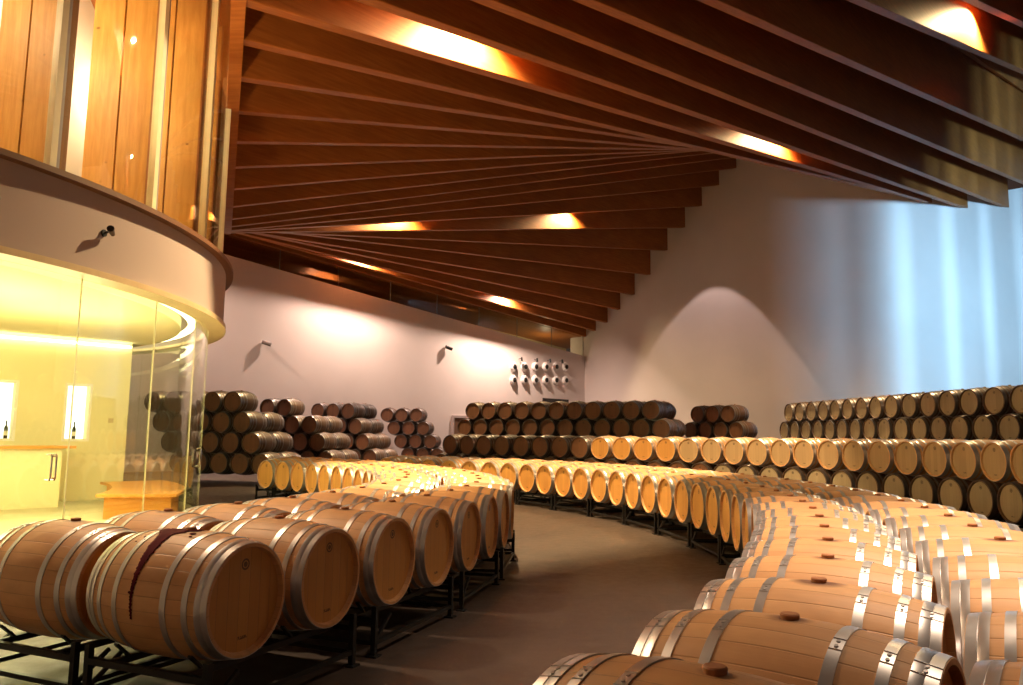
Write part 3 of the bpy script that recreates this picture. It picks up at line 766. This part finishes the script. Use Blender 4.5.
# counter: orange shelf running along in front of the partition
cb_ = bmesh.new(); c1 = on_part(74); 
e = empty('tasting_counter', (0, 0, 0)); e.matrix_world = MP; tag(e, 'long orange-topped tasting counter inside the glass room', 'counter')
box(cb_, c1 + .25, pl, .9, 1.45, 1.15, 1.2); obj('counter_top', cb_, M['orange'], e)
cb_ = bmesh.new(); box(cb_, c1 + .45, pl, 1.0, 1.3, 0, 1.15); obj('counter_front', cb_, M['cream'], e)
# small wall switch
sw = empty('wall_switch', MP @ Vector((on_part(114), .0, 1.72))); tag(sw, 'small cream wall switch beside the right niche', 'switch'); sw.rotation_euler = (0, 0, math.atan2(pd.y, pd.x))
bm = bmesh.new(); box(bm, -.05, .05, -.0, .02 if pn.dot(Vector((-pd.y, pd.x, 0))) > 0 else -.02, -.05, .05); obj('plate', bm, M['lip'], sw)
# curved bench
e = empty('curved_bench', (0, 0, 0)); tag(e, 'low curved orange wooden bench following the glass inside the room', 'bench')
bm = bmesh.new(); arc_wall(bm, cx, cy, TR - 1.75, TR - .5, .40, .45, 12, 41, 50); obj('seat', bm, M['orange'], e, True)
bm = bmesh.new(); arc_wall(bm, cx, cy, TR - 1.65, TR - .6, .0, .40, 13, 40, 50); obj('base', bm, M['orange'], e, True)
# upper storey: radial timber fins, mullions, panes and a lit inner drum
STEP = 12.05; A0 = -6.0
TOPZ = 9.9
bm = bmesh.new(); arc_wall(bm, cx, cy, TR - 2.5, TR - 2.3, BZ, TOPZ, -100, 150, 100); o = obj('wall_drum', bm, M['white'], smooth=True); tag(o, kind='structure')
fin_pos = {}
for k in range(-6, 9):
    am_ = A0 + STEP * k * .985
    wher = {-1: 'nearest the photo left edge', 0: 'second from photo left edge', 1: 'third from photo left edge', 2: 'at the right rim of the tower'}.get(k)
    if -2 <= k <= 4:
        e = empty('timber_fin', (0, 0, 0)); tag(e, 'tall golden timber fin behind tower glass, ' + (wher or ('round the near side, out of frame' if k < 0 else '%s past the right rim' % ordn(k - 3))), 'fin', 'timber fins in the upper tower')
        a = R(am_ + 1.75); c, s = math.cos(a), math.sin(a)
        Mx = Matrix(((c, -s, 0, cx), (s, c, 0, cy), (0, 0, 1, 0), (0, 0, 0, 1)))
        bm = bmesh.new(); box(bm, TR - .80, TR - .33, -.11, .11, BZ + .07, TOPZ, Mx); obj('outer_post', bm, M['fin'], e)
        bm = bmesh.new(); box(bm, TR - 1.30, TR - .83, -.11, .11, BZ + .07, TOPZ, Mx); obj('inner_post', bm, M['fin'], e)
        bm = bmesh.new(); box(bm, TR - .33, TR - .30, -.112, .112, BZ + .07, TOPZ, Mx); obj('edge_board', bm, M['finedge'], e)
    a = R(am_); c, s = math.cos(a), math.sin(a)
    Mx = Matrix(((c, -s, 0, cx), (s, c, 0, cy), (0, 0, 1, 0), (0, 0, 0, 1)))
    bm = bmesh.new(); box(bm, TR - .17, TR - .07, -.055, .035, BZ + .07, TOPZ, Mx); box(bm, TR - .16, TR - .08, .035, .085, BZ + .07, TOPZ, Mx, 1)
    o = obj('window_%d' % (k + 30), bm, [M['mullion'], M['grey']]); tag(o, kind='structure')
    bm = bmesh.new(); arc_wall(bm, cx, cy, TR - .14, TR - .125, BZ + .07, TOPZ, am_ + .55, am_ + STEP * .985 - .35, 8); obj('glass_pane', bm, M['clear'], o, True)
bm = bmesh.new(); arc_wall(bm, cx, cy, .5, TR - .02, TOPZ, TOPZ + .2, -100, 150, 90); o = obj('ceiling_drum', bm, M['beam']); tag(o, kind='structure')
# two little spotlights on the plaster band
for k, (a, z) in enumerate(((-13.0, 3.98), (-23.0, 3.98))):
    ar_ = R(a); e = empty('band_spotlight', (cx + TR * math.cos(ar_), cy + TR * math.sin(ar_), z), ar_)
    tag(e, ['small black spotlight on the plaster band above the glass, right one', 'small grey spotlight on the plaster band at the photo left edge'][k], 'spotlight')
    mm = M['black'] if k == 0 else M['grey']
    bm = bmesh.new(); tube(bm, [(0, 0, 0), (.02, 0, 0)], .045, 14); bar(bm, (.02, 0, 0), (.10, 0, .02), .02); obj('bracket', bm, mm, e, True)
    bm = bmesh.new(); tube(bm, [(.08, .07, .0), (.13, -.02, .02), (.16, -.07, .035)], [.028, .04, .045], 14); obj('housing', bm, mm, e, True)

# ------------------------------------------------------------------ lights
def light(name, ty, loc, energy, color, parent=None, target=None, **kw):
    l = bpy.data.lights.new(name, ty); l.energy = energy; l.color = color
    for k, v in kw.items(): setattr(l, k, v)
    o = bpy.data.objects.new(name, l); link(o); o.location = loc
    if target is not None: o.rotation_euler = (Vector(target) - Vector(loc)).to_track_quat('-Z', 'Y').to_euler()
    return o
def beam_z(i, t): return BE[i][1] + BE[i][0] * t
def bay_lamp(i, px, power, label, up=1.05, off=.30, aim=None, size=150, blend=.9, color=(1, .70, .34)):
    """downlight hung in the bay on the camera side of beam i, where the sight line of column px meets it"""
    s = (px - 511.5) / F; n = i * PB + BW / 2 + off
    # ray through px hits line W(n, t)
    p = W(n, 0); t = (s * p.y - p.x) / (U.x - s * U.y)
    z = beam_z(i, t) + up
    c = W(n, t, z)
    color = (1, .72, .56) if i == 1 else color
    e = empty('bay_downlight', c); tag(e, label, 'downlight', 'downlights between the roof beams')
    bm = bmesh.new(); tube(bm, [(0, 0, .22), (0, 0, 0)], [.07, .085], 16, cap=True); obj('housing', bm, M['black'], e, True)
    bm = bmesh.new(); bar(bm, (0, 0, .22), (0, 0, BD - up + .12), .03); obj('stem', bm, M['black'], e)
    bm = bmesh.new(); tube(bm, [(0, 0, -.001), (0, 0, -.006)], .07, 16); obj('lens', bm, M['lens'], e, True)
    tgt = aim or W(i * PB - .3, t, 0)
    light('downlight_lamp', 'SPOT', c - Vector((0, 0, .03)), power, color, target=tgt, spot_size=R(size), spot_blend=blend, shadow_soft_size=.06)
    return c
WARM = (1, .66, .30)
for (i, px, pw, lab, up, off, sz) in ((1, 507, 5200, 'downlight glowing between roof beams just above the gallery glass, right one', .62, .30, 165), (1, 362, 4200, 'downlight glowing between roof beams just above the gallery glass, left one', .62, .30, 165),
        (7, 398, 6500, 'downlight glowing on the eighth roof beam, left of centre', .95, .35, 150), (7, 572, 6500, 'downlight glowing on the eighth roof beam, right of centre', .95, .35, 150),
        (19, 474, 11000, 'bright downlight at upper centre lighting the beam face', 1.0, .38, 150), (19, 795, 9000, 'bright downlight near the beam ends before the right wall', 1.0, .38, 150),
        (24, 1012, 7500, 'bright downlight at the top right of the photo', 1.25, .4, 150)):
    c = bay_lamp(i, px, pw, lab, up, off, None, sz)
light('wall_lamp', 'SPOT', W(1.45, -28, beam_z(1, -28) + .6), 4200, (1, .72, .56), target=W(0, -28, 0), spot_size=R(165), spot_blend=.9, shadow_soft_size=.06)
light('wall_lamp', 'SPOT', W(9.1 * PB, -2.6, 14.6), 1500, (1, .74, .66), target=W(9.1 * PB, -2.3, 0), spot_size=R(60), spot_blend=.12, shadow_soft_size=.05)
# assumed floodlights near the tower band, added to light the islands
light('assumed_tower_flood', 'SPOT', (-4.7, 9.5, 6.2), 1600, (1, .68, .26), target=(.0, 13.0, .6), spot_size=R(95), spot_blend=.7, shadow_soft_size=.15)
light('assumed_tower_flood', 'SPOT', (-4.4, 7.2, 5.2), 900, (1, .70, .42), target=(-1.2, 5.6, .6), spot_size=R(85), spot_blend=.7, shadow_soft_size=.12)
light('beam_glow_fill', 'SPOT', (-4.75, 8.2, 4.9), 650, (1, .66, .30), target=(-1.6, 13.5, 9.5), spot_size=R(100), spot_blend=.9, shadow_soft_size=.2)  # added fill imitating the upper storey's glow on the nearby beams
# assumed roof lamp, added to brighten the barrels of the right island
light('assumed_roof_lamp', 'SPOT', (3.6, 5.2, 8.4), 4800, (1, .74, .50), target=(2.9, 5.0, 0), spot_size=R(54), spot_blend=.9, shadow_soft_size=.12)
# assumed blue sky light from the right; unseen slat screen added to stripe it
wb = Vector((20, -1, 4.2)); wtg = Vector((22.8, 36, 8)); wd = (wtg - wb).normalized()
light('assumed_daylight', 'AREA', wb, 2100, (.36, .70, 1.0), target=wtg, shape='RECTANGLE', size=.32, size_y=3.0, spread=R(46))
bm = bmesh.new(); wy = 5.0
for k in range(16): box(bm, 17.1 + k * .4, 17.1 + k * .4 + .08, wy, wy + .12, .4, 11.0)
box(bm, 17.0, 23.4, wy - .02, wy + .14, .2, .4); box(bm, 17.0, 23.4, wy - .02, wy + .14, 11.0, 11.2)
b2 = bmesh.new(); box(b2, 13, 19.74, 1.4, 1.6, 0, 11.2); tag(obj('daylight_baffle', b2, M['plaster']), kind='structure')  # unseen baffle, added to soften and cut that light's left edge
o = obj('window_60', bm, M['mullion']); tag(o, kind='structure')  # free-standing unseen slats, added to throw soft stripes on the right wall
# assumed lamps, without fixtures, in the glass room and in the upper storey
for a in (-25, -8, 8):
    light('assumed_room_lamp', 'POINT', (cx + (TR - 2.2) * math.cos(R(a)), cy + (TR - 2.2) * math.sin(R(a)), 2.0), 200, (1, .90, .56), shadow_soft_size=.5)
for a in (-28, -15, -2, 11):
    light('assumed_upper_lamp', 'POINT', (cx + (TR - 1.75) * math.cos(R(a)), cy + (TR - 1.75) * math.sin(R(a)), 7.2), 110, (1, .78, .50), shadow_soft_size=.3)
light('assumed_gallery_lamp', 'POINT', W(-2, -1.5, 6.9), 40, (1, .8, .5), shadow_soft_size=.1)  # assumed lamp for the glow inside the gallery

w = bpy.data.worlds.new('world'); sc.world = w; w.use_nodes = True
w.node_tree.nodes['Background'].inputs[0].default_value = (.55, .36, .30, 1); w.node_tree.nodes['Background'].inputs[1].default_value = .07
sc.view_settings.view_transform = 'Standard'; sc.view_settings.look = 'None'; sc.view_settings.exposure = 0.0; sc.view_settings.gamma = 1.0; sc.view_settings.use_curve_mapping = False
for o in bpy.data.objects:
    if 'n' in o: del o['n']
